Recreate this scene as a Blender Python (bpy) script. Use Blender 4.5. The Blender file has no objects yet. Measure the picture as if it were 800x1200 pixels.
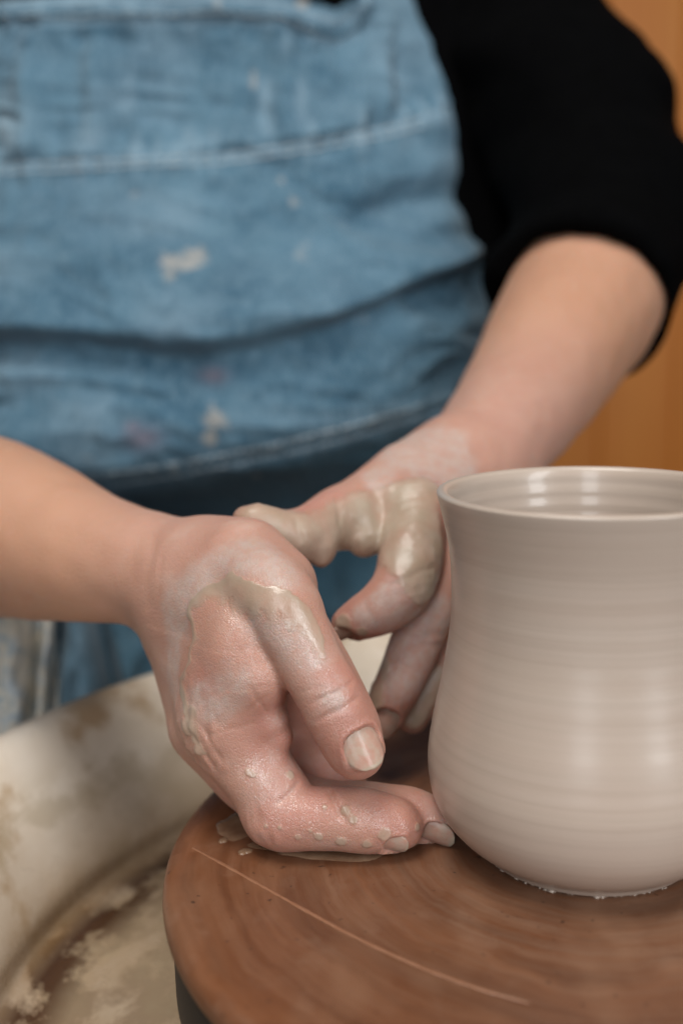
import bpy, bmesh, math, random
import numpy as np
from mathutils import Matrix, Vector
random.seed(7); rng = np.random.default_rng(7)
SC = bpy.context.scene; COL = SC.collection

# ------------------------------------------------------------------ camera
F = 1237.2                                     # focal length in pixels of the 800 x 1200 photograph
PITCH, ROLL = .185, -.0274
C = np.array([-.0765, -.3191, .1714])
FW = np.array([0, math.cos(PITCH), -math.sin(PITCH)]); RT0 = np.array([1., 0, 0]); UP0 = np.cross(RT0, FW)
RT = math.cos(ROLL) * RT0 + math.sin(ROLL) * UP0
UP = -math.sin(ROLL) * RT0 + math.cos(ROLL) * UP0
cd = bpy.data.cameras.new('camera'); cam = bpy.data.objects.new('camera', cd); COL.objects.link(cam)
cam.matrix_world = Matrix(((RT[0], UP[0], -FW[0], C[0]), (RT[1], UP[1], -FW[1], C[1]), (RT[2], UP[2], -FW[2], C[2]), (0, 0, 0, 1)))
cd.sensor_fit = 'VERTICAL'; cd.sensor_height = 36; cd.sensor_width = 24; cd.lens = 36 * F / 1200
cd.clip_start = .01; cd.clip_end = 50
cd.dof.use_dof = True; cd.dof.focus_distance = .332; cd.dof.aperture_fstop = 4.4
SC.camera = cam

# ------------------------------------------------------------------ light (a studio lit by two windows behind the photographer)
w = bpy.data.worlds.new('World'); SC.world = w; w.use_nodes = True
bg = w.node_tree.nodes['Background']; bg.inputs[0].default_value = (1, .97, .95, 1); bg.inputs[1].default_value = .025
def window_light(name, loc, target, sx, sy, power, col):
    l = bpy.data.lights.new(name, 'AREA'); l.shape = 'RECTANGLE'; l.size = sx; l.size_y = sy; l.energy = power; l.color = col
    o = bpy.data.objects.new(name, l); COL.objects.link(o); o.location = loc
    o.rotation_euler = (Vector(target) - Vector(loc)).to_track_quat('-Z', 'Y').to_euler()
window_light('window_light', (-.45, -1.80, 1.00), (0, 0, .55), .48, 2.0, 18, (.95, .98, 1))
window_light('window_light', (1.05, -1.45, 1.00), (0, 0, .55), .48, 2.0, 27, (.95, .98, 1))
window_light('ceiling_bounce', (-.35, -.35, 1.75), (-.05, .05, 0), .8, .8, 23, (1, .96, .90))  # added overhead lamp standing in for light bounced off the ceiling
SC.view_settings.view_transform = 'Standard'; SC.view_settings.look = 'None'
SC.view_settings.exposure = 0; SC.view_settings.gamma = 1

# ------------------------------------------------------------------ helpers
def at(x, y, d):                                # a point seen at photograph pixel x, y at depth d metres
    return C + d * (FW + (x - 400) / F * RT - (y - 600) / F * UP)
def pix(X):
    V = X - C; z = V @ FW
    return np.stack([400 + F * (V @ RT) / z, 600 - F * (V @ UP) / z, z], -1)
def unit(v): v = np.asarray(v, float); return v / np.linalg.norm(v)
def sstep(a, b, x): t = np.clip((x - a) / (b - a), 0, 1); return t * t * (3 - 2 * t)

def mesh_obj(name, V, Fc, mat, parent=None, smooth=True, attrs=None):
    me = bpy.data.meshes.new(name); V = np.asarray(V, np.float32); 
    if isinstance(Fc, np.ndarray):
        n = Fc.shape[1]
        me.vertices.add(len(V)); me.vertices.foreach_set('co', V.ravel())
        me.loops.add(Fc.size); me.loops.foreach_set('vertex_index', Fc.astype(np.int32).ravel())
        me.polygons.add(len(Fc)); me.polygons.foreach_set('loop_start', np.arange(len(Fc), dtype=np.int32) * n)
        me.update(calc_edges=True)
    else:
        me.from_pydata([tuple(map(float, v)) for v in V], [], Fc)
    if smooth: me.polygons.foreach_set('use_smooth', np.ones(len(me.polygons), bool))
    for k, a in (attrs or {}).items():
        at_ = me.attributes.new(k, 'FLOAT', 'POINT'); at_.data.foreach_set('value', np.asarray(a, np.float32))
    me.validate(); me.update()
    o = bpy.data.objects.new(name, me); COL.objects.link(o)
    if mat: me.materials.append(mat)
    if parent: o.parent = parent
    return o
def tag(o, label=None, cat=None, kind=None, group=None):
    if label: o['label'] = label
    if cat: o['category'] = cat
    if kind: o['kind'] = kind
    if group: o['group'] = group
    return o
def empty(name, loc=(0, 0, 0)):
    o = bpy.data.objects.new(name, None); COL.objects.link(o); o.location = loc; return o

def grid_faces(nu, nv, wrap=False):             # vertex index = j * nu + i
    i = np.arange(nu if wrap else nu - 1); j = np.arange(nv - 1); I, J = np.meshgrid(i, j)
    I = I.ravel(); J = J.ravel(); I2 = (I + 1) % nu
    return np.stack([J * nu + I, J * nu + I2, (J + 1) * nu + I2, (J + 1) * nu + I], 1)
def lathe(name, prof, mat, n=256, parent=None, wob=None, attrs=None):
    prof = np.asarray(prof, float); t = np.linspace(0, 2 * np.pi, n, endpoint=False)
    r = prof[:, 0][:, None]; z = prof[:, 1][:, None]
    R = np.repeat(r, n, 1); Z = np.repeat(z, n, 1)
    if wob is not None: R, Z = wob(R, Z, np.repeat(t[None], len(prof), 0))
    V = np.stack([R * np.cos(t), R * np.sin(t), Z], -1).reshape(-1, 3)
    return mesh_obj(name, V, grid_faces(n, len(prof), True), mat, parent, attrs=attrs)
def smooth_curve(pts, n=8):                     # Catmull-Rom through control rows
    P = np.asarray(pts, float); Q = np.vstack([2 * P[0] - P[1], P, 2 * P[-1] - P[-2]]); out = []
    for i in range(1, len(Q) - 2):
        for t in np.arange(n) / n:
            a, b, c, d = Q[i - 1], Q[i], Q[i + 1], Q[i + 2]
            out.append(.5 * (2 * b + (c - a) * t + (2 * a - 5 * b + 4 * c - d) * t * t + (3 * b - a - 3 * c + d) * t ** 3))
    out.append(P[-1]); return np.array(out)

# value noise for modelling (3-D, smooth, tiled table)
_T = rng.random((32, 32, 32)).astype(np.float32)
def noise(P, s=1.0, off=0.0):
    Q = np.asarray(P, np.float64) * s + off + 1000; I = np.floor(Q).astype(int); f_ = Q - I; f_ = f_ * f_ * (3 - 2 * f_); o = 0
    for dx in (0, 1):
        for dy in (0, 1):
            for dz in (0, 1):
                wgt = (f_[..., 0] if dx else 1 - f_[..., 0]) * (f_[..., 1] if dy else 1 - f_[..., 1]) * (f_[..., 2] if dz else 1 - f_[..., 2])
                o = o + wgt * _T[(I[..., 0] + dx) % 32, (I[..., 1] + dy) % 32, (I[..., 2] + dz) % 32]
    return o * 2 - 1

# ------------------------------------------------------------------ distance-field body modelling
class Field:
    def __init__(s, lo, hi, h):
        s.h = h; s.lo = np.asarray(lo, float); s.n = np.ceil((np.asarray(hi) - s.lo) / h).astype(int) + 1
        s.v = np.full(s.n, .05, np.float32)
    def box(s, lo, hi):
        a = np.clip(np.floor((lo - s.lo) / s.h).astype(int), 0, s.n); b = np.clip(np.ceil((hi - s.lo) / s.h).astype(int) + 1, 0, s.n)
        return tuple(slice(int(x), int(y)) for x, y in zip(a, b))
    def axes(s, sl): return [(s.lo[k] + s.h * np.arange(sl[k].start, sl[k].stop)).astype(np.float32) for k in range(3)]
    def limb(s, pts, flat=None, m=.012):
        """distance to a chain of points with radii (x y z r); flat = (normal, factor) squeezes the section"""
        pts = np.asarray(pts, float); A = pts[:, :3]; r = pts[:, 3]
        lo = A.min(0) - r.max() - m; hi = A.max(0) + r.max() + m; sl = s.box(lo, hi)
        out = np.full([max(x.stop - x.start, 0) for x in sl], .05, np.float32)
        if out.size == 0: return sl, out
        for i in range(len(pts) - 1):
            a, b, r1, r2 = A[i], A[i + 1], r[i], r[i + 1]
            sb = s.box(np.minimum(a, b) - max(r1, r2) - m, np.maximum(a, b) + max(r1, r2) + m)
            X, Y, Z = s.axes(sb)
            if min(len(X), len(Y), len(Z)) == 0: continue
            px = (X - a[0])[:, None, None]; py = (Y - a[1])[None, :, None]; pz = (Z - a[2])[None, None, :]
            ba = b - a; l2 = max(ba @ ba, 1e-12)
            t = np.clip((px * ba[0] + py * ba[1] + pz * ba[2]) / l2, 0, 1)
            wx = px - t * ba[0]; wy = py - t * ba[1]; wz = pz - t * ba[2]
            q = wx * wx + wy * wy + wz * wz
            if flat is not None:
                n_, k_ = flat; wn = wx * n_[0] + wy * n_[1] + wz * n_[2]; q = q + wn * wn * (k_ * k_ - 1)
            d = np.sqrt(q) - (r1 + (r2 - r1) * t)
            so = tuple(slice(sb[k].start - sl[k].start, sb[k].stop - sl[k].start) for k in range(3))
            out[so] = np.minimum(out[so], d)
        return sl, out
    def add(s, pts, k=.006, flat=None, base=None):
        sl, d = s.limb(pts, flat); a = (s.v if base is None else base)[sl]
        r = smin(a, d, k)
        if base is None: s.v[sl] = r
        else: s.v[sl] = smin(s.v[sl], r, .0007)
    def mesh(s):
        v = s.v; ins = v < 0
        act = None
        for dx in (0, 1):
            for dy in (0, 1):
                for dz in (0, 1):
                    c = ins[dx:ins.shape[0] - 1 + dx, dy:ins.shape[1] - 1 + dy, dz:ins.shape[2] - 1 + dz]
                    act = c.astype(np.int8) if act is None else act + c
        ids = np.argwhere((act > 0) & (act < 8)); del act
        acc = np.zeros((len(ids), 3)); cnt = np.zeros(len(ids))
        for ax in range(3):
            e = np.zeros(3, int); e[ax] = 1; o1, o2 = [k for k in range(3) if k != ax]
            for a in (0, 1):
                for b in (0, 1):
                    o = np.zeros(3, int); o[o1] = a; o[o2] = b
                    p = ids + o; q = p + e
                    va = v[p[:, 0], p[:, 1], p[:, 2]]; vb = v[q[:, 0], q[:, 1], q[:, 2]]
                    m = (va < 0) != (vb < 0)
                    t = np.where(m, va / np.where(m, va - vb, 1), 0)
                    pt = o[None] + t[:, None] * e[None]
                    acc[m] += pt[m]; cnt[m] += 1
        V = s.lo + s.h * (ids + acc / cnt[:, None])
        idx = np.full(np.array(v.shape) - 1, -1, np.int32); idx[ids[:, 0], ids[:, 1], ids[:, 2]] = np.arange(len(ids))
        faces = []
        for ax in range(3):
            o1, o2 = [(1, 2), (2, 0), (0, 1)][ax]
            sl0 = [slice(None)] * 3; sl1 = [slice(None)] * 3; sl0[ax] = slice(0, -1); sl1[ax] = slice(1, None)
            A = ins[tuple(sl0)]; B = ins[tuple(sl1)]
            for flip in (0, 1):
                p = np.argwhere((A & ~B) if not flip else (~A & B))
                ok = (p[:, o1] > 0) & (p[:, o2] > 0) & (p[:, o1] < v.shape[o1] - 1) & (p[:, o2] < v.shape[o2] - 1); p = p[ok]
                def g(a, b):
                    q = p.copy(); q[:, o1] -= a; q[:, o2] -= b; return idx[q[:, 0], q[:, 1], q[:, 2]]
                Q = np.stack([g(1, 1), g(0, 1), g(0, 0), g(1, 0)], 1)
                faces.append(Q[:, ::-1] if flip else Q)
        return V, np.vstack(faces)
def smin(a, b, k):
    if k <= 0: return np.minimum(a, b)
    h = np.maximum(k - np.abs(a - b), 0) / k
    return np.minimum(a, b) - h * h * k * .25
def vnormals(V, Fc):
    n = np.cross(V[Fc[:, 2]] - V[Fc[:, 0]], V[Fc[:, 3]] - V[Fc[:, 1]]); N = np.zeros_like(V)
    for k in range(4): 
        for c in range(3): N[:, c] += np.bincount(Fc[:, k], n[:, c], len(V))
    return N / np.maximum(np.linalg.norm(N, axis=1), 1e-12)[:, None]
def relax(V, Fc, it=2, lam=.5):
    for _ in range(it):
        S_ = np.zeros_like(V); cn = np.zeros(len(V))
        for k in range(4):
            for a in (Fc[:, (k + 1) % 4], Fc[:, (k + 3) % 4]):
                for c in range(3): S_[:, c] += np.bincount(Fc[:, k], V[a, c], len(V))
                cn += np.bincount(Fc[:, k], minlength=len(V))
        V = V + lam * (S_ / np.maximum(cn, 1)[:, None] - V)
    return V
def J(rows):                                    # px, py, depth m, radius mm
    return np.array([[*at(x, y, d), r / 1000] for x, y, d, r in rows])

# ------------------------------------------------------------------ materials
class Mat:
    def __init__(s, name):
        s.m = bpy.data.materials.new(name); s.m.use_nodes = True; s.t = s.m.node_tree; s.b = s.t.nodes['Principled BSDF']
        s.out = s.t.nodes['Material Output']; s._tc = None
    def n(s, typ, **kw):
        nd = s.t.nodes.new(typ)
        for k, v in kw.items():
            if k.startswith('_'): setattr(nd, k[1:], v)
        return nd
    def link(s, a, b): s.t.links.new(a, b)
    def setv(s, sock, v):
        if hasattr(v, 'is_linked') or isinstance(v, bpy.types.NodeSocket): s.link(v, sock)
        else: sock.default_value = v
    def obj(s):
        if s._tc is None: s._tc = s.n('ShaderNodeTexCoord')
        return s._tc.outputs['Object']
    def mapping(s, scale=(1, 1, 1), vec=None, loc=(0, 0, 0), rot=(0, 0, 0)):
        m = s.n('ShaderNodeMapping'); s.link(vec or s.obj(), m.inputs[0]); m.inputs['Scale'].default_value = scale
        m.inputs['Location'].default_value = loc; m.inputs['Rotation'].default_value = rot; return m.outputs[0]
    def noise(s, scale, detail=4, rough=.55, vec=None, dist=0):
        n = s.n('ShaderNodeTexNoise'); s.link(vec or s.obj(), n.inputs['Vector'])
        n.inputs['Scale'].default_value = scale; n.inputs['Detail'].default_value = detail; n.inputs['Roughness'].default_value = rough
        n.inputs['Distortion'].default_value = dist; return n.outputs[0]
    def voro(s, scale, vec=None, feat='F1'):
        n = s.n('ShaderNodeTexVoronoi', _feature=feat); s.link(vec or s.obj(), n.inputs['Vector']); n.inputs['Scale'].default_value = scale
        return n.outputs['Distance']
    def ramp(s, fac, stops, interp='LINEAR'):
        r = s.n('ShaderNodeValToRGB'); r.color_ramp.interpolation = interp; e = r.color_ramp.elements
        while len(e) < len(stops): e.new(.5)
        for k, (p, c) in enumerate(stops):
            e[k].position = p; e[k].color = (c, c, c, 1) if isinstance(c, (int, float)) else (*c, 1)
        s.link(fac, r.inputs[0]); return r.outputs[0]
    def mix(s, fac, a, b, mode='MIX'):
        m = s.n('ShaderNodeMix', _data_type='RGBA', _blend_type=mode)
        s.setv(m.inputs[0], fac)
        for so, v in ((m.inputs[6], a), (m.inputs[7], b)):
            if isinstance(v, tuple): so.default_value = (*v, 1)
            else: s.link(v, so)
        return m.outputs[2]
    def math(s, op, a, b=0.0, c=None, clamp=False):
        m = s.n('ShaderNodeMath', _operation=op, _use_clamp=clamp); s.setv(m.inputs[0], a); s.setv(m.inputs[1], b)
        if c is not None: s.setv(m.inputs[2], c)
        return m.outputs[0]
    def attr(s, name):
        a = s.n('ShaderNodeAttribute'); a.attribute_name = name; return a.outputs['Fac']
    def bump(s, h, strength=.3, dist=.001, normal=None):
        b = s.n('ShaderNodeBump'); b.inputs['Strength'].default_value = strength; b.inputs['Distance'].default_value = dist
        s.link(h, b.inputs['Height'])
        if normal is not None: s.link(normal, b.inputs['Normal'])
        return b.outputs[0]
    def set(s, **kw):
        for k, v in kw.items():
            so = s.b.inputs[k.replace('_', ' ')]
            if isinstance(v, tuple) and len(v) == 3 and so.type == 'RGBA': v = (*v, 1)
            s.setv(so, v)
        return s.m

def clay_material(name, inside=False):
    M = Mat(name)
    v = M.mapping((6, 6, 900)); n1 = M.noise(1.0, 3, .6, v)
    v2 = M.mapping((9, 9, 190)); n2 = M.noise(1.0, 2, .5, v2)
    n3 = M.noise(28, 4, .6)
    c = M.mix(M.ramp(n2, [(.3, 0.), (.7, 1.)]), (.475, .375, .308), (.50, .405, .338))
    c = M.mix(M.math('MULTIPLY', M.ramp(n1, [(.45, 0.), (.75, 1.)]), .35), c, (.385, .305, .238))
    c = M.mix(M.math('MULTIPLY', M.ramp(n3, [(.4, 0.), (.7, 1.)]), .25), c, (.50, .42, .35))
    h = M.math('ADD', M.math('MULTIPLY', n1, .5), M.math('MULTIPLY', n2, 1.0))
    nr = M.bump(h, .09, .0003); nr = M.bump(M.noise(900, 2, .6), .1, .0003, nr)
    if inside: return M.set(Base_Color=c, Roughness=.3, Specular_IOR_Level=.4, Normal=nr, Coat_Weight=.35, Coat_Roughness=.1)
    return M.set(Base_Color=c, Roughness=.45, Specular_IOR_Level=.4, Normal=nr, Coat_Weight=.65, Coat_Roughness=.26)

def bat_material():
    M = Mat('slip_stained_bat')
    g = M.n('ShaderNodeVectorMath', _operation='LENGTH'); M.link(M.obj(), g.inputs[0]); r = g.outputs['Value']
    nx = M.noise(14, 4, .6); nf = M.noise(60, 5, .65)
    cv = M.n('ShaderNodeCombineXYZ'); M.link(M.math('ADD', M.math('MULTIPLY', r, 420), M.math('MULTIPLY', nx, 5.5)), cv.inputs[0]); M.link(M.math('MULTIPLY', nx, 5), cv.inputs[1])
    rings = M.noise(1.0, 5, .65, cv.outputs[0])
    cv2 = M.n('ShaderNodeCombineXYZ'); M.link(M.math('ADD', M.math('MULTIPLY', r, 55), M.math('MULTIPLY', nx, 3)), cv2.inputs[0])
    broad = M.noise(1.0, 3, .5, cv2.outputs[0])
    c = M.mix(M.ramp(broad, [(.3, 0.), (.7, 1.)]), (.105, .036, .014), (.195, .070, .027))
    c = M.mix(M.math('MULTIPLY', M.ramp(rings, [(.42, 0.), (.7, 1.)]), .38), c, (.23, .10, .05))
    c = M.mix(M.math('MULTIPLY', M.ramp(nf, [(.55, 0.), (.75, 1.)]), .4), c, (.27, .155, .10))
    # greyish slip smeared near the pot
    near = M.n('ShaderNodeMapRange'); M.link(r, near.inputs[0]); near.inputs[1].default_value = .125; near.inputs[2].default_value = .05
    c = M.mix(M.math('MULTIPLY', M.math('MULTIPLY', near.outputs[0], M.ramp(rings, [(.35, .2), (.65, 1.)])), .6), c, (.15, .088, .058))
    sm = M.noise(24, 3, .6, M.mapping((1, .5, 1), rot=(0, 0, .5)))
    c = M.mix(M.math('MULTIPLY', M.ramp(sm, [(.48, 0.), (.68, 1.)]), .5), c, (.28, .15, .088))
    sp = M.n('ShaderNodeSeparateXYZ'); M.link(M.obj(), sp.inputs[0]); th = M.math('ARCTAN2', sp.outputs[1], sp.outputs[0])
    ca = M.n('ShaderNodeCombineXYZ'); M.link(M.math('ADD', M.math('MULTIPLY', r, 150), M.math('MULTIPLY', nx, 2.5)), ca.inputs[0]); M.link(M.math('MULTIPLY', th, 1.3), ca.inputs[1])
    arc = M.noise(1.0, 4, .55, ca.outputs[0])
    c = M.mix(M.ramp(arc, [(.5, 0.), (.72, .22)]), c, (.30, .165, .10)); c = M.mix(M.ramp(arc, [(.3, .28), (.5, 0.)]), c, (.055, .021, .010))
    c = M.mix(M.ramp(M.noise(320, 2, .5), [(.68, 0.), (.74, .7)]), c, (.035, .016, .01))
    nr = M.bump(rings, .12, .0004); nr = M.bump(nf, .15, .0004, nr)
    ro = M.ramp(nf, [(.3, .32), (.7, .55)])
    return M.set(Base_Color=c, Roughness=ro, Specular_IOR_Level=.45, Normal=nr)

def pan_material():
    M = Mat('stained_cream_plastic')
    sx = M.n('ShaderNodeSeparateXYZ'); M.link(M.obj(), sx.inputs[0]); z = sx.outputs[2]
    xy = M.n('ShaderNodeCombineXYZ'); M.link(sx.outputs[0], xy.inputs[0]); M.link(sx.outputs[1], xy.inputs[1])
    ln = M.n('ShaderNodeVectorMath', _operation='LENGTH'); M.link(xy.outputs[0], ln.inputs[0]); r = ln.outputs['Value']
    th = M.math('ARCTAN2', sx.outputs[1], sx.outputs[0])
    pol = M.n('ShaderNodeCombineXYZ'); M.link(M.math('MULTIPLY', th, 3.2), pol.inputs[0]); M.link(M.math('MULTIPLY', r, 34), pol.inputs[1]); M.link(M.math('MULTIPLY', z, 26), pol.inputs[2])
    n1 = M.noise(1.1, 6, .62, pol.outputs[0], .4); n2 = M.noise(11, 5, .6); n3 = M.noise(34, 5, .65)
    dep = M.n('ShaderNodeMapRange'); M.link(z, dep.inputs[0]); dep.inputs[1].default_value = -.003; dep.inputs[2].default_value = -.066
    d = dep.outputs[0]
    c = M.mix(M.ramp(n2, [(.35, 0.), (.7, 1.)]), (.74, .645, .54), (.65, .53, .40))
    # slurry brown gathers towards the floor and in blotches on the wall
    blot = M.ramp(M.math('ADD', M.math('MULTIPLY', n2, .65), M.math('MULTIPLY', n3, .4)), [(.53, 0.), (.60, 1.)])
    c = M.mix(M.math('MULTIPLY', blot, .7), c, (.36, .21, .09))
    wall = M.ramp(M.math('ADD', d, M.math('MULTIPLY', M.math('SUBTRACT', n2, .5), .5)), [(.22, 0.), (.9, 1.)])
    c = M.mix(M.math('MULTIPLY', wall, M.ramp(n1, [(.25, .5), (.65, .95)])), c, (.30, .175, .075))
    scum = M.ramp(M.math('ADD', M.math('MULTIPLY', n3, .5), M.math('MULTIPLY', n1, .5)), [(.50, 0.), (.57, 1.)])
    c = M.mix(M.math('MULTIPLY', scum, M.ramp(d, [(.05, 0.), (.3, .55), (.85, .3)])), c, (.42, .33, .22))
    cream = M.math('MULTIPLY', M.ramp(d, [(.955, 0.), (.985, 1.)]), M.ramp(M.math('ADD', M.math('MULTIPLY', n1, .7), M.math('MULTIPLY', n2, .3)), [(.44, .25), (.56, 1.)]))
    c = M.mix(cream, c, (.47, .36, .23))
    fl = M.ramp(M.math('ADD', M.math('MULTIPLY', n1, .6), M.math('MULTIPLY', n3, .45)), [(.46, 0.), (.54, 1.)])
    ring = M.ramp(r, [(.175, .35), (.187, 1.), (.205, 1.), (.214, 0.)])
    c = M.mix(M.math('MULTIPLY', M.ramp(d, [(.9, 0.), (.98, 1.)]), M.math('MULTIPLY', fl, ring)), c, (.075, .032, .012))
    return M.set(Base_Color=c, Roughness=M.ramp(n3, [(.35, .22), (.65, .5)]), Normal=M.bump(M.math('ADD', n3, n1), .2, .0008), Coat_Weight=.2, Coat_Roughness=.15)

def skin_material():
    M = Mat('skin')
    slip = M.attr('slip'); film = M.attr('film'); red = M.attr('red'); wet = M.attr('wet')
    n1 = M.noise(55, 5, .6); n2 = M.noise(260, 4, .6); n3 = M.noise(900, 3, .6); n0 = M.noise(18, 3, .5)
    c = M.mix(M.ramp(n0, [(.3, 0.), (.7, 1.)]), (.485, .28, .204), (.53, .322, .248))
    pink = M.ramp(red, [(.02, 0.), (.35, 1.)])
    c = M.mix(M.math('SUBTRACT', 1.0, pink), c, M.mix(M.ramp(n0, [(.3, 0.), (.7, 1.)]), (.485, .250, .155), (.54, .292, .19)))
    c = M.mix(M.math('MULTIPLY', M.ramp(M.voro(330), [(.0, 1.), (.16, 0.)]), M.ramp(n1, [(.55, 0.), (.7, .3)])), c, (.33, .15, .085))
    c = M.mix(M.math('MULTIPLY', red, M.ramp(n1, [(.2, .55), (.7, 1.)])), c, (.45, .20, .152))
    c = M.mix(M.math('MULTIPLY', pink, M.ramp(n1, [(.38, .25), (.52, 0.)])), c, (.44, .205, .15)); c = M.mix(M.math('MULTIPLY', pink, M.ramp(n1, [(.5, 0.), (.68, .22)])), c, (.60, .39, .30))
    c = M.mix(M.math('MULTIPLY', M.ramp(n2, [(.5, 0.), (.8, 1.)]), .25), c, (.56, .31, .245))
    fm = M.ramp(M.math('ADD', film, M.math('MULTIPLY', M.math('SUBTRACT', n1, .5), 1.5)), [(.25, 0.), (.7, 1.)])
    fm = M.math('MULTIPLY', fm, M.ramp(n2, [(.3, .25), (.62, .66)]))
    c = M.mix(fm, c, (.50, .405, .36))
    # thick slip: crisp, uneven border
    sf = M.math('ADD', slip, M.math('MULTIPLY', M.math('SUBTRACT', M.math('ADD', M.math('MULTIPLY', n1, .6), M.math('MULTIPLY', n2, .4)), .5), .9))
    sm = M.ramp(sf, [(.38, 0.), (.56, 1.)])
    thick = M.math('MULTIPLY', M.ramp(sf, [(.42, .5), (.95, .97)]), M.ramp(M.noise(120, 5, .65, M.mapping((1, 1, .4))), [(.3, .6), (.6, 1.)]))
    cs = M.mix(M.ramp(n1, [(.3, 0.), (.7, 1.)]), (.34, .25, .172), (.45, .36, .275))
    c = M.mix(M.math('MULTIPLY', sm, thick), c, cs)
    rim = M.ramp(sf, [(.38, 0.), (.45, 1.), (.54, 0.)])
    c = M.mix(M.math('MULTIPLY', rim, .22), c, (.34, .235, .15))
    # fine skin lines
    v1 = M.voro(1500, M.mapping((1, 1, .55), rot=(.4, .2, .3)), 'DISTANCE_TO_EDGE')
    v2 = M.voro(620, M.mapping((1, .6, 1), rot=(.1, .5, .6)), 'DISTANCE_TO_EDGE')
    fine = M.math('ADD', M.ramp(v1, [(0., 0.), (.25, 1.)]), M.math('MULTIPLY', M.ramp(v2, [(0., 0.), (.15, 1.)]), .8))
    ar = M.math('MULTIPLY', fine, M.math('SUBTRACT', 1.0, M.math('MULTIPLY', sm, .8)))
    nr = M.bump(ar, .26, .0003); nr = M.bump(n2, .14, .0005, nr); nr = M.bump(M.math('MULTIPLY', sm, M.math('ADD', n1, 1.0)), .3, .0006, nr)
    cn = M.bump(n3, .35, .0003, nr)
    wetn = M.math('MULTIPLY', wet, M.ramp(M.math('ADD', M.math('MULTIPLY', n1, .6), M.math('MULTIPLY', n2, .4)), [(.40, .15), (.56, 1.)]))
    ro = M.n('ShaderNodeMapRange'); M.link(M.math('MULTIPLY', wet, M.ramp(n1, [(.3, .3), (.6, 1.)])), ro.inputs[0]); ro.inputs[3].default_value = .56; ro.inputs[4].default_value = .36
    M.b.subsurface_method = 'RANDOM_WALK'
    return M.set(Base_Color=c, Roughness=M.math('MULTIPLY', ro.outputs[0], M.math('SUBTRACT', 1.0, M.math('MULTIPLY', sm, .35))), Specular_IOR_Level=.45, Normal=nr, Subsurface_Weight=M.math('SUBTRACT', .42, M.math('MULTIPLY', sm, .38)),
                 Subsurface_Radius=(1.0, .35, .2), Subsurface_Scale=.0022, Coat_Weight=M.math('MULTIPLY', wetn, 1.0), Coat_Roughness=.10, Coat_Normal=cn)

def nail_material():
    M = Mat('fingernail'); tipv = M.attr('tipv'); n = M.noise(500, 3, .6); n2 = M.noise(160, 3, .6)
    c = M.mix(M.ramp(n, [(.3, 0.), (.7, 1.)]), (.47, .265, .20), (.51, .305, .24))
    c = M.mix(M.ramp(tipv, [(.86, 0.), (.91, .8)]), c, (.44, .36, .27))
    c = M.mix(M.math('MULTIPLY', M.ramp(tipv, [(0., 0.9), (.2, 0.)]), .8), c, (.46, .36, .28))
    c = M.mix(M.math('MULTIPLY', M.ramp(n2, [(.45, 0.), (.6, 1.)]), .55), c, (.48, .40, .32))
    return M.set(Base_Color=c, Roughness=.32, Specular_IOR_Level=.4, Normal=M.bump(n, .3, .0005), Coat_Weight=.15, Coat_Roughness=.15, Subsurface_Weight=.2, Subsurface_Scale=.002, Subsurface_Radius=(1, .4, .3))

def denim_material(name='denim', dark=0.0):
    M = Mat(name); wear = M.attr('wear'); stain = M.attr('stain'); rust = M.attr('rust')
    slub = M.noise(1.0, 4, .7, M.mapping((330, 330, 70))); slub2 = M.noise(1.0, 3, .6, M.mapping((60, 60, 700)))
    n1 = M.noise(16, 5, .6); n2 = M.noise(70, 4, .65)
    c = M.mix(M.ramp(n1, [(.3, 0.), (.7, 1.)]), (.030, .086, .138), (.098, .192, .262))
    c = M.mix(M.math('MULTIPLY', M.ramp(slub, [(.42, 0.), (.68, 1.)]), .6), c, (.155, .25, .315))
    c = M.mix(M.math('MULTIPLY', M.ramp(slub2, [(.45, 0.), (.75, 1.)]), .3), c, (.05, .13, .21))
    c = M.mix(M.math('MULTIPLY', M.ramp(n2, [(.5, 0.), (.75, 1.)]), .3), c, (.17, .285, .38))
    wv = M.math('MULTIPLY', wear, M.ramp(n2, [(.25, .5), (.6, 1.2)]), clamp=True)
    c = M.mix(M.math('MULTIPLY', wv, .6), c, (.32, .43, .51))
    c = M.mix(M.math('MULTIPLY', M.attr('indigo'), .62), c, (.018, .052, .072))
    st = M.ramp(M.math('ADD', stain, M.math('MULTIPLY', M.math('SUBTRACT', n2, .5), 2.2)), [(.4, 0.), (.8, 1.)])
    c = M.mix(M.math('MULTIPLY', st, .62), c, (.42, .38, .33))
    c = M.mix(M.math('MULTIPLY', rust, .55), c, (.22, .15, .18))
    if dark: c = M.mix(dark, c, (.02, .05, .075))
    tw = M.n('ShaderNodeTexWave', _wave_type='BANDS', _bands_direction='DIAGONAL'); M.link(M.mapping((1, .3, 1)), tw.inputs[0]); tw.inputs['Scale'].default_value = 420; tw.inputs['Distortion'].default_value = 1.5
    nr = M.bump(tw.outputs[0], .25, .0006); nr = M.bump(slub, .3, .0008, nr); nr = M.bump(n2, .3, .002, nr)
    return M.set(Base_Color=c, Roughness=.9, Specular_IOR_Level=.2, Normal=nr, Sheen_Weight=.15, Sheen_Roughness=.5)

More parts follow.
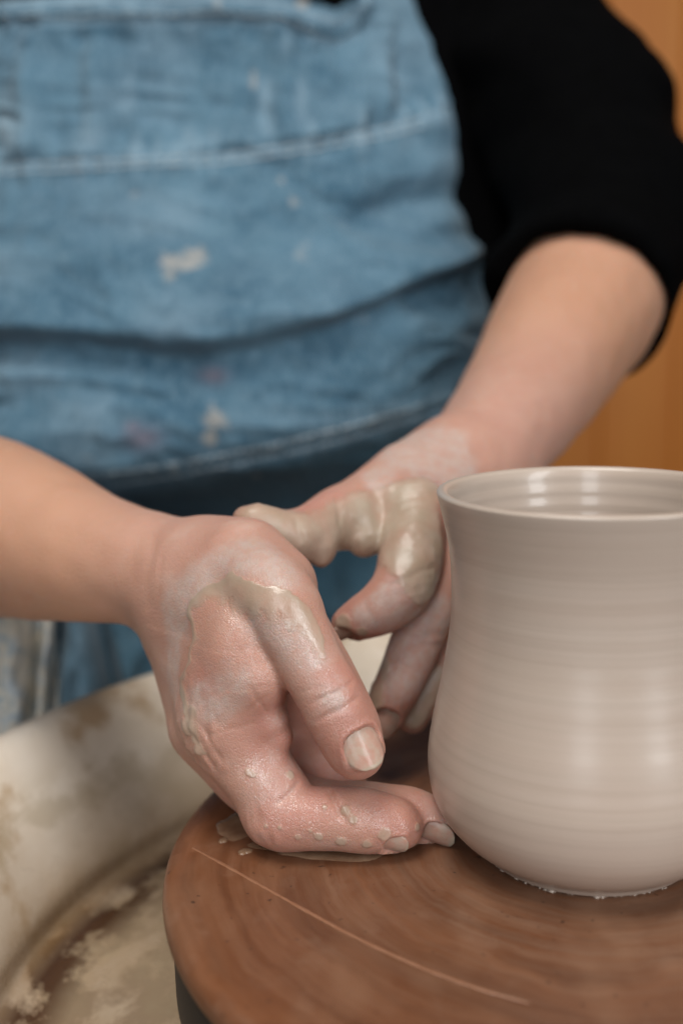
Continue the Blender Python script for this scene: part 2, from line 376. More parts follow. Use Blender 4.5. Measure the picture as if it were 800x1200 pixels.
def simple(name, col, rough=.5, var=.15, scale=40, **kw):
    M = Mat(name); n = M.noise(scale, 5, .6)
    c = M.mix(M.ramp(n, [(.3, 0.), (.7, 1.)]), tuple(x * (1 - var) for x in col), tuple(min(1, x * (1 + var)) for x in col))
    return M.set(Base_Color=c, Roughness=rough, Normal=M.bump(n, .2, .001), **kw)
def wood_material():
    M = Mat('orange_wood'); g = M.noise(1.0, 5, .6, M.mapping((22, 22, 1.6)), .6); k = M.noise(3.0, 3, .5)
    oi = M.n('ShaderNodeObjectInfo')
    c = M.mix(M.ramp(g, [(.3, 0.), (.7, 1.)]), (.68, .205, .022), (.80, .29, .045))
    c = M.mix(M.math('MULTIPLY', M.ramp(k, [(.55, 0.), (.75, 1.)]), .4), c, (.42, .13, .02))
    c = M.mix(M.math('MULTIPLY', oi.outputs['Random'], .3), c, (.50, .18, .03))
    return M.set(Base_Color=c, Roughness=.5, Normal=M.bump(g, .2, .002))

# ------------------------------------------------------------------ the setting: a plank wall far behind
wallm = wood_material()
wall = mesh_obj('wall', *[np.array([(-2.4, 1.96, -.9), (2.4, 1.96, -.9), (2.4, 1.96, 1.9), (-2.4, 1.96, 1.9)]), np.array([[0, 1, 2, 3]])], simple('wall_backing', (.12, .045, .012), .8), smooth=False)
tag(wall, 'orange brown vertical plank wall out of focus behind the potter', 'wall', 'structure')
bm = bmesh.new(); bmesh.ops.create_cube(bm, size=1)
for v in bm.verts: v.co = (v.co.x * .1585, v.co.y * .02, v.co.z * 2.8)
bmesh.ops.bevel(bm, geom=bm.edges[:], offset=.004, segments=1, affect='EDGES')
pm = bpy.data.meshes.new('plank'); bm.to_mesh(pm); bm.free(); pm.materials.append(wallm)
for i in range(30):
    o = bpy.data.objects.new('plank', pm); COL.objects.link(o); o.parent = wall; o.location = (-2.32 + i * .16, 1.945 + random.uniform(-.002, .002), .5)

# ------------------------------------------------------------------ wheel: splash pan, wheel head, bat
RB = .1365
panm = pan_material()
prof = [(.02, -.078), (.10, -.070), (.15, -.067), (.185, -.066), (.194, -.0645), (.2, -.060), (.205, -.050), (.213, -.034), (.222, -.018), (.229, -.008), (.2335, -.002), (.238, .0015), (.243, .0028), (.2475, .0012), (.249, -.003), (.2475, -.007), (.243, -.010), (.236, -.03), (.222, -.06), (.21, -.082), (.02, -.09)]
prof = [(r_ - .004 * (r_ > .2), z_) for r_, z_ in prof]; ps = smooth_curve(prof, 6)
pan = lathe('splash_pan', ps, panm, 360, wob=lambda R, Z, T: (R * (1 + .0015 * np.sin(2 * T + .6)), Z + .0006 * np.sin(3 * T)))
tag(pan, 'round cream plastic splash pan smeared with brown slurry around the wheel', 'splash pan')
headm = simple('dark_wheel_metal', (.012, .013, .016), .6, .3, 30, Metallic=.2)
wh = empty('wheel_head', (0, 0, -.06))
hd = lathe('disc', [(.004, -.0105), (.1325, -.0105), (.1338, -.012), (.134, -.014), (.134, -.034), (.1335, -.036), (.13, -.039), (.05, -.043), (.03, -.048), (.03, -.075), (.004, -.075)], headm, 256); hd.parent = wh; hd.location = (0, 0, .06)
tag(wh, 'dark metal wheel head under the brown round bat', 'wheel head')
bat = lathe('bat', [(.0005, .0), (.02, .0), (.05, .0), (.08, .0), (.11, .0), (.128, 0), (.1325, -.0003), (.1350, -.0012), (.1362, -.003), (.1365, -.005), (.1362, -.0075), (.1350, -.0095), (.133, -.0102), (.1, -.0102), (.0005, -.0102)], bat_material(), 320)
tag(bat, 'round reddish brown throwing bat streaked with dried slip, pot standing on it', 'bat')

# dried slip marks and wet smears raised on the bat, sub-millimetre real relief
slipm = Mat('slip'); sn = slipm.noise(220, 4, .6)
slipm = slipm.set(Base_Color=slipm.mix(slipm.ramp(sn, [(.3, 0.), (.7, 1.)]), (.235, .10, .05), (.29, .14, .078)), Roughness=.4, Normal=slipm.bump(sn, .4, .0006))
def on_bat(x, y, z=0.0):
    v = FW + (x - 400) / F * RT - (y - 600) / F * UP; return C + v * ((z - C[2]) / v[2])
def streak(px, wid, name='slip_streak', h=.0004):
    P = smooth_curve([on_bat(*p) for p in px], 10); n = len(P); V = []; wd = np.interp(np.linspace(0, 1, n), np.linspace(0, 1, len(wid)), wid) / 1000
    for i in range(n):
        t = P[min(i + 1, n - 1)] - P[max(i - 1, 0)]; s = unit(np.cross(t, (0, 0, 1)))
        ww = wd[i] * (.75 + .5 * random.random())
        for k, (u, z) in enumerate(((-1, -.0003), (-.45, h), (.45, h), (1, -.0003))): V.append(P[i] + s * ww * u + np.array([0, 0, z]))
    return mesh_obj(name, V, grid_faces(4, n), slipm, bat)
streak([(226, 994), (262, 1013), (310, 1040), (360, 1068), (420, 1100), (490, 1132), (560, 1158), (620, 1176)], [.4, 1.0, .7, 1.0, .8, 1.1, .9, .3], h=.0002)
wetm = Mat('wet_slip'); wn_ = wetm.noise(120, 4, .6)
wetm = wetm.set(Base_Color=wetm.mix(wetm.ramp(wn_, [(.3, 0.), (.7, 1.)]), (.17, .085, .046), (.28, .175, .11)), Roughness=.16, Specular_IOR_Level=.5, Normal=wetm.bump(wn_, .2, .0005))
def puddle(px, py, rx, ry, seed):
    c0 = on_bat(px, py); r_ = np.random.default_rng(seed); ph = r_.random(6) * 6.28; V = [c0 + np.array([0, 0, .0005])]; n = 56
    for ring_, (k, z) in enumerate(((.6, .0005), (.9, .0003), (1.0, -.0002))):
        for i in range(n):
            a = i / n * 2 * np.pi; q = 1 + .16 * math.sin(2 * a + ph[0]) + .1 * math.sin(3 * a + ph[1]) + .07 * math.sin(5 * a + ph[2]) + .04 * math.sin(9 * a + ph[3])
            V.append(c0 + np.array([math.cos(a) * rx * q * k, math.sin(a) * ry * q * k, z]))
    fs = [(0, 1 + i, 1 + (i + 1) % n) for i in range(n)]
    for k in range(2): fs += [(1 + k * n + i, 1 + (k + 1) * n + i, 1 + (k + 1) * n + (i + 1) % n, 1 + k * n + (i + 1) % n) for i in range(n)]
    return mesh_obj('slip_puddle', V, fs, wetm, bat)
puddle(385, 993, .024, .0085, 1); puddle(290, 968, .010, .011, 2); puddle(287, 998, .0022, .0022, 3); puddle(262, 985, .0016, .0018, 4); puddle(470, 985, .008, .005, 5)

# ------------------------------------------------------------------ the pot
S = .73
prof_o = np.array([(.0455, 0), (.0478, .0012), (.0500, .0040), (.0538, .0068), (.0586, .0108), (.0634, .0165), (.0668, .0225), (.0688, .030), (.0694, .0428), (.0668, .0597), (.0632, .0759), (.0594, .0979), (.0585, .1106), (.0585, .1228), (.0594, .1352), (.0622, .1491), (.0641, .1570), (.0646, .1592)]) * S
po = smooth_curve(prof_o, 14)
zz = po[:, 1]; po[:, 0] += .000016 * np.sin(zz * 2 * np.pi / .0052 + 2 * np.sin(zz * 60)) * sstep(.012, .03, zz) 
lip = np.array([(.0644, .1598), (.0637, .16035), (.0627, .16055), (.0616, .1605), (.0605, .1600), (.0597, .1590)]) * S
pi_ = np.array([(.0590, .157), (.0574, .1491), (.0550, .1352), (.0540, .1228), (.0540, .1106), (.0548, .0979), (.0580, .0759), (.061, .0597), (.063, .0428), (.062, .028), (.056, .016), (.03, .011), (.0005, .0105)]) * S
pin = smooth_curve(pi_, 12); pin[:, 0] += .00008 * np.sin(pin[:, 1] * 2 * np.pi / .0048) * (pin[:, 1] > .02)
allp = np.vstack([po, lip, pin]); n_out = len(po) + 5
pot = lathe('clay_pot', allp, clay_material('wet_clay'), 384, wob=lambda R, Z, T: (R + .00018 * np.sin(2 * T + Z * 30) + .0001 * np.sin(5 * T + 1), Z))
pot.data.materials.append(clay_material('wet_clay_inside', True))
nf = len(pot.data.polygons); mi = np.zeros(nf, np.int32); mi[384 * (n_out):] = 1; pot.data.polygons.foreach_set('material_index', mi)
tag(pot, 'freshly thrown grey beige clay pot with flared rim and rounded belly on the bat', 'pot')
# ragged skirt of clay where the foot meets the bat
crumb = []; cf = []
for k in range(260):
    a = rng.uniform(0, 2 * np.pi); rr = .0455 * S + rng.uniform(-.0004, .0012); s_ = rng.uniform(.0003, .0011) * (1 + (rng.random() < .08) * .8); c0 = np.array([rr * np.cos(a), rr * np.sin(a), s_ * .25])
    b0 = len(crumb)
    for dx, dy, dz in ((1, 0, 0), (-1, 0, 0), (0, 1, 0), (0, -1, 0), (0, 0, .7), (0, 0, -.7)): crumb.append(c0 + s_ * np.array([dx, dy, dz]) * rng.uniform(.6, 1.3))
    for q in ((0, 2, 4), (2, 1, 4), (1, 3, 4), (3, 0, 4), (2, 0, 5), (1, 2, 5), (3, 1, 5), (0, 3, 5)): cf.append(tuple(b0 + i for i in q))
sk = mesh_obj('clay_crumbs', crumb, cf, pot.data.materials[0], pot); sk['kind'] = 'stuff'

# ------------------------------------------------------------------ the potter
person = empty('person', (-.165, .42, 0))
tag(person, 'potter in denim overalls and black shirt shaping the pot with muddy hands', 'person')
def child(o): o.parent = person; o.matrix_parent_inverse = Matrix.Translation((.165, -.42, 0)); return o
skin = skin_material(); nailm = nail_material()

# ---- right arm (left in the picture): wrist bent down, back of the index finger lying on the bat
R_FORE = [(-215, 560, .565, 50), (-120, 585, .515, 45), (0, 620, .444, 36.5), (80, 645, .412, 27.5), (140, 660, .396, 22.5), (185, 668, .386, 20.5), (222, 690, .379, 20)]
def right_palm(fd):
    fd.add(smooth_rows(R_FORE, 14), .01)
    carp = {'i': ((222, 690, .370, 13), (238, 760, .362, 12.5), (256, 838, .351, 12)), 'm': ((214, 700, .381, 14), (226, 770, .376, 13), (243, 850, .367, 12.5)),
            'r': ((212, 705, .392, 14), (228, 780, .390, 13), (250, 856, .384, 12)), 'l': ((216, 705, .400, 13), (240, 780, .402, 12), (270, 845, .400, 11))}
    for k in 'imrl': fd.add(smooth_rows(carp[k], 4), .012)
    fd.add(J([(250, 662, .374, 17), (285, 665, .362, 17.5), (318, 690, .352, 15.5)]), .012)           # thenar / base of thumb
    fd.add(J([(262, 708, .3555, 14), (286, 752, .3425, 13.5), (303, 790, .3385, 10.5)]), .012)           # muscle between thumb and index
    fd.add(J([(290, 730, .378, 16), (308, 790, .383, 14), (330, 845, .392, 13)]), .012)                # palm pad
    fd.add(J([(272, 796, .3475, 13), (280, 850, .3475, 13)]), .012); fd.add(J([(300, 822, .3440, 8.4), (314, 846, .3418, 7.0), (323, 862, .3418, 5.4)]), .0025)                                  # pinched flesh at the finger root
def smooth_rows(rows, n=6): return J(smooth_curve(rows, n))
R_FING = {
    'index': [(258, 836, .351, 13.0), (275, 868, .3485, 13.2), (306, 911, .3455, 12.4), (331, 946, .3432, 11.8), (347, 957, .341, 10.6), (372, 959, .3398, 10.2), (398, 959, .3394, 10.3), (432, 962, .3392, 10.0), (458, 966, .3395, 8.8), (471, 969, .340, 7.2)],
    'middle': [(243, 850, .367, 12.5), (285, 905, .366, 11.5), (335, 940, .362, 11.5), (385, 950, .357, 10.2), (440, 952, .3525, 10), (478, 955, .3490, 9.0), (502, 960, .3475, 7.6), (514, 965, .347, 6.0)],
    'ring': [(250, 856, .384, 12), (300, 876, .385, 10.5), (345, 890, .383, 9.4), (384, 906, .379, 9.0), (404, 926, .376, 8.4), (404, 942, .375, 7.4)],
    'little': [(270, 845, .400, 10.5), (310, 862, .400, 9), (350, 880, .398, 8.5), (375, 900, .396, 7.8), (380, 918, .394, 6.5)],
}
R_THUMB = [(268, 668, .366, 14.5), (298, 680, .350, 14.2), (326, 705, .339, 13.0), (346, 742, .3345, 11.3), (364, 778, .332, 10.5), (385, 814, .3300, 10.4), (400, 845, .3294, 10.0), (411, 870, .3292, 8.9), (418, 886, .3294, 7.2)]
R_THUMBPAD = [(335, 715, .350, 11), (366, 760, .3455, 9.6), (392, 805, .3400, 8.5), (410, 850, .3350, 8.4), (417, 875, .3325, 7.4)]

def build_hand(lo, hi, h, palm, fingers, thumb, extra=None, cut=None):
    fd = Field(lo, hi, h); palm(fd); base = fd.v.copy()
    for k, rows in fingers.items(): fd.add(smooth_rows(rows, 5), .005, base=base)
    b2 = fd.v.copy()
    t = Field(lo, hi, h)
    t.add(smooth_rows(thumb[0], 5), .003)
    if len(thumb) > 1: t.add(smooth_rows(thumb[1], 5), .006)
    sl = tuple(slice(0, n) for n in fd.n)
    fd.v = np.minimum(smin(base, t.v, .0022), b2)
    if extra: extra(fd)
    V, Fc = fd.mesh(); V = relax(V, Fc, 2, .45)
    return V, Fc

def nearest(V, N, px, py, PX):                  # frontmost vertex seen at a photograph pixel
    d = np.hypot(PX[:, 0] - px, PX[:, 1] - py); m = d < 5
    if not m.any(): return V[np.argmin(d)]
    i = np.where(m)[0]; return V[i[np.argmin(PX[i, 2])]]
def spots(V, N, PX, lst):                       # soft field: 1 at the middle of a spot, 0 at its edge, spreads in 3-D
    f_ = np.zeros(len(V))
    for x, y, r in lst:
        c = nearest(V, N, x, y, PX); d = np.linalg.norm(V - c, axis=1) / (r / 1000)
        f_ = 1 - (1 - f_) * (1 - np.exp(-(d / .78) ** 2) * .985)
    return f_
def sheet(V, N, PX, pts, inside):
    """wet slip lying to one side of a border line drawn on the skin: 1 at the border, thinning inwards; pts: px, py, fade length mm"""
    C3 = np.array([[*nearest(V, N, x, y, PX), fl / 1000] for x, y, fl in pts]); Q = smooth_curve(C3, 4); ctr = nearest(V, N, *inside, PX)
    best = np.full(len(V), 1e9); out = np.zeros(len(V))
    wob = .0011 * noise(V, 240) + .0006 * noise(V, 600)
    for a, b in zip(Q[:-1], Q[1:]):
        ba = b[:3] - a[:3]; t = np.clip(((V - a[:3]) @ ba) / max(ba @ ba, 1e-12), 0, 1); q = V - a[:3] - t[:, None] * ba; d = np.linalg.norm(q, axis=1)
        m = d < best; best[m] = d[m]
        side = np.cross(N, unit(ba)); sg = (q * side).sum(1); fl = a[3] + (b[3] - a[3]) * t
        sd = np.where(np.abs(sg) > .15 * d, np.sign(sg), -1) * d + wob
        val = sstep(-.0003, .0006, sd) * np.exp(-np.maximum(sd, 0) / fl * 1.1) * (sd < fl * 3)
        out[m] = val[m]
    return out
def groove(V, N, p0, p1, nrm, depth, wid, reach):
    """a skin crease: a dent along the short line p0-p1 on the surface"""
    p0 = np.asarray(p0); p1 = np.asarray(p1); ba = p1 - p0; t = np.clip(((V - p0) @ ba) / (ba @ ba), 0, 1)
    q = V - p0 - t[:, None] * ba; a = unit(ba); side = unit(np.cross(a, nrm)); s = q @ side; hgt = np.abs(q @ unit(nrm))
    e = q @ a
    wv = .0004 * noise(V, 220)
    k = np.exp(-((s + wv) / wid) ** 2) * np.exp(-(e / .002) ** 2) * (hgt < reach)
    return -N * (depth * k)[:, None]

def nail_frame(c, axis, nrm):
    a = unit(axis); n = unit(nrm - a * (np.asarray(nrm) @ a)); return np.asarray(c, float), a, n, np.cross(a, n)
def seat_nail(V, N, fr, w_, L, Rc):
    c, a, n, s = fr; q = V - c; x = q @ s; y = q @ a; z = q @ n
    surf = np.where(np.abs(x) < Rc, np.sqrt(np.maximum(Rc * Rc - x * x, 0)) - Rc, -Rc) - (y / L) ** 2 * .0012
    e = (np.abs(x) / (w_ / 2)) ** 3 + (np.abs(y) / (L / 2)) ** 3
    near = np.abs(z - surf) < .0045
    ins = near * (1 - sstep(.85, 1.12, e)); fold = near * np.exp(-((e - 1.5) / .45) ** 2) * (y < L * .38)
    V = V + (ins * (surf - .00045 - z))[:, None] * n
    return V + N * (fold * .00035)[:, None]
def make_nail(fr, w_, L, Rc, lift=-.00015, over=.0012):
    c, a, n, s = fr; nu, nv = 17, 21; V = []; tv = []
    for top in (1, 0):
        for j in range(nv):
            v = j / (nv - 1); y = (v - .5) * (L + over) + over / 2
            pw = 3.0 if v < .5 else 2.15; hw = (max(1 - abs(2 * v - 1) ** pw, 0) ** (1 / 2.1)) * w_ / 2
            if v > .5: hw = max(hw, 1e-4)
            for i in range(nu):
                x = (2 * i / (nu - 1) - 1) * max(hw, 1e-4)
                z = math.sqrt(max(Rc * Rc - x * x, 0)) - Rc - (y / L) ** 2 * .0012 + (lift if top else lift - .0004)
                V.append(c + s * x + a * y + n * z); tv.append(v)
    f1 = grid_faces(nu, nv); f2 = grid_faces(nu, nv)[:, ::-1] + nu * nv; fs = [tuple(q) for q in f1] + [tuple(q) for q in f2]
    M_ = nu * nv
    for j in range(nv - 1):
        for i in (0, nu - 1): q = (j * nu + i, (j + 1) * nu + i, (j + 1) * nu + i + M_, j * nu + i + M_); fs.append(q if i == 0 else q[::-1])
    for i in range(nu - 1):
        for j in (0, nv - 1): q = (j * nu + i, j * nu + i + 1, j * nu + i + 1 + M_, j * nu + i + M_); fs.append(q if j else q[::-1])
    o = mesh_obj('fingernail', V, fs, nailm, attrs={'tipv': tv}); return o
nails = []

# box of the fine field: the hand and as much forearm as the picture shows
lo = np.array([-.235, -.035, -.004]); hi = np.array([-.038, .135, .150])
V, Fc = build_hand(lo, hi, .0008, right_palm, R_FING, (R_THUMB, R_THUMBPAD), lambda fd: fd.add(J([(320, 958, .3425, 9.0), (328, 963, .3422, 8.4)]), .005))
N = vnormals(V, Fc); PX = pix(V)
# nails
th_ax = at(419, 888, .3292) - at(388, 818, .3300); th_n = unit(-FW * .90 + RT * .38 + UP * .18)
fr_t = nail_frame(at(416.5, 876, .3293) + th_n * .0088, th_ax, th_n)
ix_ax = at(478, 972, .340) - at(430, 962, .3392); ix_n = unit(-UP * .66 - FW * .75)
fr_i = nail_frame(at(462, 966, .3395) + ix_n * .0083, ix_ax, ix_n)
md_ax = at(522, 974, .347) - at(478, 957, .349); md_n = unit(-UP * .55 - FW * .80)
fr_m = nail_frame(at(507, 962, .3473) + md_n * .0066, md_ax, md_n)
for fr, w_, L, Rc, ov in ((fr_t, .0130, .0124, .0080, .0006), (fr_i, .0088, .0082, .0076, .0000), (fr_m, .0100, .0100, .0068, .0016)):
    V = seat_nail(V, N, fr, w_, L, Rc); nails.append(make_nail(fr, w_, L, Rc, over=ov))
# creases
dV = np.zeros_like(V)
for a, b, dp, wd in (((366, 824), (412, 799), .00045, .0006), ((369, 843), (418, 817), .00050, .0006), ((378, 838), (414, 828), .00022, .0005), ((350, 812), (372, 806), .0002, .0005),
                     ((388, 925), (396, 950), .0010, .0008), ((300, 818), (316, 838), .0005, .0007), ((296, 835), (312, 822), .0003, .0006), ((228, 830), (268, 806), .0002, .0006),
                     ((272, 812), (312, 806), .00012, .0006), ((245, 862), (300, 850), .0002, .0006), ((222, 862), (246, 900), .00045, .0008), ((232, 852), (256, 893), .0003, .0007),
                     ((330, 932), (352, 918), .0009, .0008), ((178, 628), (168, 712), .0003, .0022), ((186, 650), (181, 700), .00015, .0012)):
    p0 = nearest(V, N, *a, PX); p1 = nearest(V, N, *b, PX)
    dV += groove(V, N, p0, p1, -FW, dp, wd, .006)
V = V + dV
# knuckle wrinkles and soft lumps
kn = spots(V, N, PX, [(216, 850, 15), (232, 885, 12), (306, 975, 9)])
V = V + N * (.00055 * kn * noise(V * np.array([1, 1, .5]), 520) + .00035 * noise(V, 110))[:, None]
sh = sheet(V, N, PX, [(384, 752, 6), (374, 722, 10), (354, 697, 13), (326, 684, 15), (300, 681, 14), (285, 678, 13), (265, 671, 12), (250, 680, 9), (232, 688, 7), (218, 703, 6), (214, 718, 5), (220, 735, 4), (222, 748, 3.5), (217, 765, 3), (213, 785, 3), (206, 800, 3.5), (209, 822, 4.5), (214, 845, 5), (222, 868, 4), (238, 890, 2)], (300, 740))
dots = spots(V, N, PX, [(290, 900, 1.9), (296, 905, 1.3), (311, 973, 1.2), (324, 972, 1.3), (378, 943, 1.7), (404, 946, 3.2), (414, 956, 2.4), (344, 905, 2.4), (347, 985, 1.8), (455, 978, 4), (398, 990, 3), (372, 985, 2.4), (430, 992, 3), (362, 978, 1.2), (493, 966, 2.4), (228, 880, 3.5), (216, 856, 4.5), (222, 838, 4)])
slip = np.maximum(sh, dots * .75)
film = spots(V, N, PX, [(205, 735, 9), (199, 770, 9), (198, 800, 7), (212, 700, 9), (228, 675, 9), (250, 655, 9), (280, 645, 9), (308, 652, 9), (335, 670, 7), (200, 710, 8), (300, 735, 9), (330, 750, 8), (270, 800, 8), (250, 830, 8), (230, 820, 7), (360, 770, 5), (395, 815, 4)])
wet = spots(V, N, PX, [(300, 720, 16), (340, 740, 14), (365, 780, 12), (390, 820, 11), (410, 860, 10), (270, 780, 16), (250, 830, 14), (235, 870, 12), (290, 900, 14), (320, 955, 14), (370, 960, 14), (420, 960, 14), (470, 965, 12), (510, 965, 12), (250, 720, 12)])
P3 = PX[:, :2]
hand = sstep(-.03, .045, V[:, 0] + .158)
red = np.clip(.43 * hand + .9 * spots(V, N, PX, [(346, 850, 16), (355, 872, 16), (340, 835, 12), (372, 890, 14), (385, 903, 12), (345, 880, 18), (375, 880, 16), (350, 930, 13), (318, 965, 10), (480, 955, 12), (505, 950, 12), (410, 800, 14), (425, 830, 12), (330, 850, 12), (400, 890, 12), (460, 945, 10), (235, 800, 9), (370, 930, 10)]) * .75, 0, 1)  # redder palm-side skin; spots in the thumb-index hollow also paint in its shade
V = V + N * (.00024 * sstep(.0, .6, sh) * (.4 + .6 * sh) * (1 + .5 * noise(V, 300)) + .0002 * sstep(.4, .65, dots))[:, None]
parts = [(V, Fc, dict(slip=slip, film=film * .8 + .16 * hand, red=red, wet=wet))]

# coarse continuation of the forearm outside the picture, same limb
def rest_of_arm(pts, lo, hi, cutx=None, h=.002, keep=None):
    pts = pts.copy(); pts[:, 3] -= .00012; fd = Field(lo, hi, h); fd.add(pts, .01); Vr, Fr = fd.mesh(); Vr = relax(Vr, Fr, 2); m = keep(Vr)[Fr].all(1); Fr = Fr[m]
    n = len(Vr); return Vr, Fr, dict(slip=np.zeros(n), film=np.zeros(n), red=np.full(n, .0), wet=np.zeros(n))
pts = smooth_rows(R_FORE, 14); up_arm = smooth_rows([(-170, -60, .80, 48), (-250, 180, .73, 47), (-290, 400, .66, 46), (-262, 515, .605, 47)], 6); arm = np.vstack([up_arm, pts])
parts.append(rest_of_arm(arm, np.array([-.56, .0, .03]), np.array([-.16, .62, .48]), keep=lambda v: v[:, 0] < -.2295))

# ---- left arm (right in the picture): fingers curled on the far side of the pot, thumb pointing left
L_FORE = [(645, 90, .70, 46), (695, 195, .655, 46), (690, 330, .578, 43), (655, 400, .535, 37), (612, 470, .495, 30), (574, 520, .465, 25), (545, 552, .447, 22)]
def left_palm(fd):
    fd.add(smooth_rows(L_FORE, 14), .012)
    for rows in (((545, 545, .452, 14), (515, 568, .428, 13), (486, 598, .404, 12.3)), ((560, 548, .452, 14), (540, 585, .432, 13), (518, 622, .410, 12)),
                 ((572, 555, .456, 13), (560, 600, .440, 12.5), (545, 650, .422, 11.5)), ((584, 562, .460, 12), (580, 615, .448, 11.5), (570, 672, .434, 10.5))):
        fd.add(smooth_rows(rows, 4), .012)
    fd.add(J([(520, 548, .446, 17), (475, 562, .428, 15), (432, 586, .411, 11.5)]), .014)
    fd.add(J([(500, 585, .430, 13), (455, 612, .416, 10)]), .012)
L_FING = {
    'index': [(486, 598, .404, 12), (484, 628, .394, 11.6), (482, 655, .387, 11.7), (470, 690, .380, 11), (449, 711, .3775, 9.6), (428, 722, .3775, 8.2), (412, 729, .3785, 6.6), (405, 731, .379, 5.2)],
    'middle': [(518, 622, .410, 11.5), (516, 665, .400, 10.5), (507, 702, .394, 10.3), (491, 745, .390, 9.6), (472, 790, .388, 9.2), (457, 822, .388, 8.4), (448, 842, .3885, 6.8)],
    'ring': [(545, 650, .422, 11), (545, 700, .412, 10), (532, 748, .406, 9.3), (510, 790, .404, 8.6), (492, 822, .403, 7.6), (483, 840, .403, 6.4)],
    'little': [(570, 672, .434, 10), (572, 720, .427, 8.8), (562, 760, .422, 8), (545, 800, .420, 7.4), (533, 822, .419, 6.2)],
}
L_THUMB = [(470, 566, .428, 13), (425, 590, .409, 11.5), (392, 606, .397, 10.6), (362, 622, .387, 9.6), (335, 626, .381, 8.6), (308, 619, .3775, 7.2), (293, 612, .3765, 5.4), (286, 606, .376, 4)]
def left_clay(fd):                              # lumps of wet clay hanging from the thumb
    for rows in ([(376, 622, .386, 6), (377, 642, .383, 5), (376, 654, .382, 3.6)], [(420, 606, .398, 8), (428, 628, .394, 6.5), (426, 638, .393, 5)], [(356, 632, .381, 6), (352, 640, .3795, 4.5)], [(402, 612, .394, 6.5), (398, 630, .391, 4)],
                 [(440, 612, .402, 7), (442, 632, .398, 5)], [(300, 606, .374, 4.2), (325, 618, .376, 4.6), (348, 628, .379, 5)]):
        fd.add(smooth_rows(rows, 3), .004)
lo = np.array([-.128, .025, -.004]); hi = np.array([.150, .362, .262])
V, Fc = build_hand(lo, hi, .0011, left_palm, L_FING, (L_THUMB,), left_clay)
N = vnormals(V, Fc); PX = pix(V)
lix_n = unit(UP * -.75 - FW * .35 - RT * .4); lix_ax = at(402, 733, .379) - at(440, 716, .3775)
fr_a = nail_frame(at(412, 729, .3785) + lix_n * .0062, lix_ax, lix_n)
lmd_ax = at(446, 848, .3885) - at(472, 790, .388); lmd_n = unit(-FW * .85 - UP * .35 + RT * .0)
fr_b = nail_frame(at(452, 834, .3882) + lmd_n * .0074, lmd_ax, lmd_n)
for fr, w_, L, Rc in ((fr_a, .0088, .009, .0064), (fr_b, .0098, .0100, .0068)):
    V = seat_nail(V, N, fr, w_, L, Rc); nails.append(make_nail(fr, w_, L, Rc))
dV = np.zeros_like(V)
for a, b, dp, wd in (((460, 680), (510, 664), .0004, .0009), ((470, 694), (512, 686), .00025, .0008), ((486, 738), (521, 746), .0006, .0008), ((482, 750), (518, 758), .0004, .0008), ((470, 775), (498, 790), .0003, .0007), ((425, 708), (440, 738), .0004, .0008), ((395, 580), (402, 612), .0006, .0010), ((350, 612), (356, 632), .0005, .0009)):
    dV += groove(V, N, nearest(V, N, *a, PX), nearest(V, N, *b, PX), -FW, dp, wd, .006)
V = V + dV
kn = spots(V, N, PX, [(505, 690, 12), (485, 690, 12), (515, 725, 12), (515, 640, 10)])
V = V + N * (.0003 * kn * noise(V, 520) + .0004 * noise(V, 110))[:, None]
slip = spots(V, N, PX, [(485, 600, 15), (478, 635, 14), (492, 660, 11), (440, 602, 14), (425, 622, 13), (398, 622, 13), (372, 645, 12), (340, 622, 12), (310, 612, 11), (290, 606, 9), (436, 805, 6), (434, 825, 5), (445, 780, 5), (482, 845, 7), (500, 815, 8), (515, 790, 7), (500, 690, 8), (508, 670, 8), (512, 640, 8), (500, 570, 9), (470, 575, 9), (404, 741, 4.5), (398, 728, 3.5), (425, 745, 3)])
film = 1.25 * spots(V, N, PX, [(452, 704, 9), (428, 720, 8), (500, 515, 16), (520, 530, 16), (490, 510, 12), (535, 555, 14), (475, 530, 12), (505, 560, 10), (490, 700, 12), (505, 720, 12), (480, 760, 12), (465, 800, 10), (515, 640, 8), (440, 555, 9)])
wet = .3 * spots(V, N, PX, [(480, 650, 20), (480, 700, 16), (470, 770, 18), (450, 820, 14), (440, 720, 14), (430, 620, 18), (500, 800, 14)])
red = np.clip(.42 * sstep(.20, .12, V[:, 1]) + .8 * spots(V, N, PX, [(440, 715, 14), (415, 728, 12), (460, 690, 9), (470, 820, 10), (490, 780, 9), (500, 740, 10), (390, 585, 12), (370, 600, 10), (505, 555, 10), (520, 600, 8), (518, 660, 10), (448, 850, 8)]), 0, 1)
V = V + N * (sstep(.3, .6, slip) * (.0004 + .0003 * noise(V, 200) + .00015 * noise(V, 480)))[:, None]
parts.append((V, Fc, dict(slip=slip, film=film, red=red, wet=wet)))
arm = smooth_rows(L_FORE, 14); arm = np.vstack([[*at(560, -120, .80), .05], arm])
parts.append(rest_of_arm(arm, np.array([-.06, .15, .08]), np.array([.25, .58, .52]), keep=lambda v: (v[:, 1] > .357) | (v[:, 2] > .257) | (v[:, 0] > .146)))
off = 0; VV = []; FF = []; AA = {k: [] for k in ('slip', 'film', 'red', 'wet')}
for v, f_, a in parts:
    VV.append(v); FF.append(f_ + off); off += len(v)
    for k in AA: AA[k].append(a[k])
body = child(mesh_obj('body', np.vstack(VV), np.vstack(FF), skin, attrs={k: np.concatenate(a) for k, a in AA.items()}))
for o in nails: o.parent = body

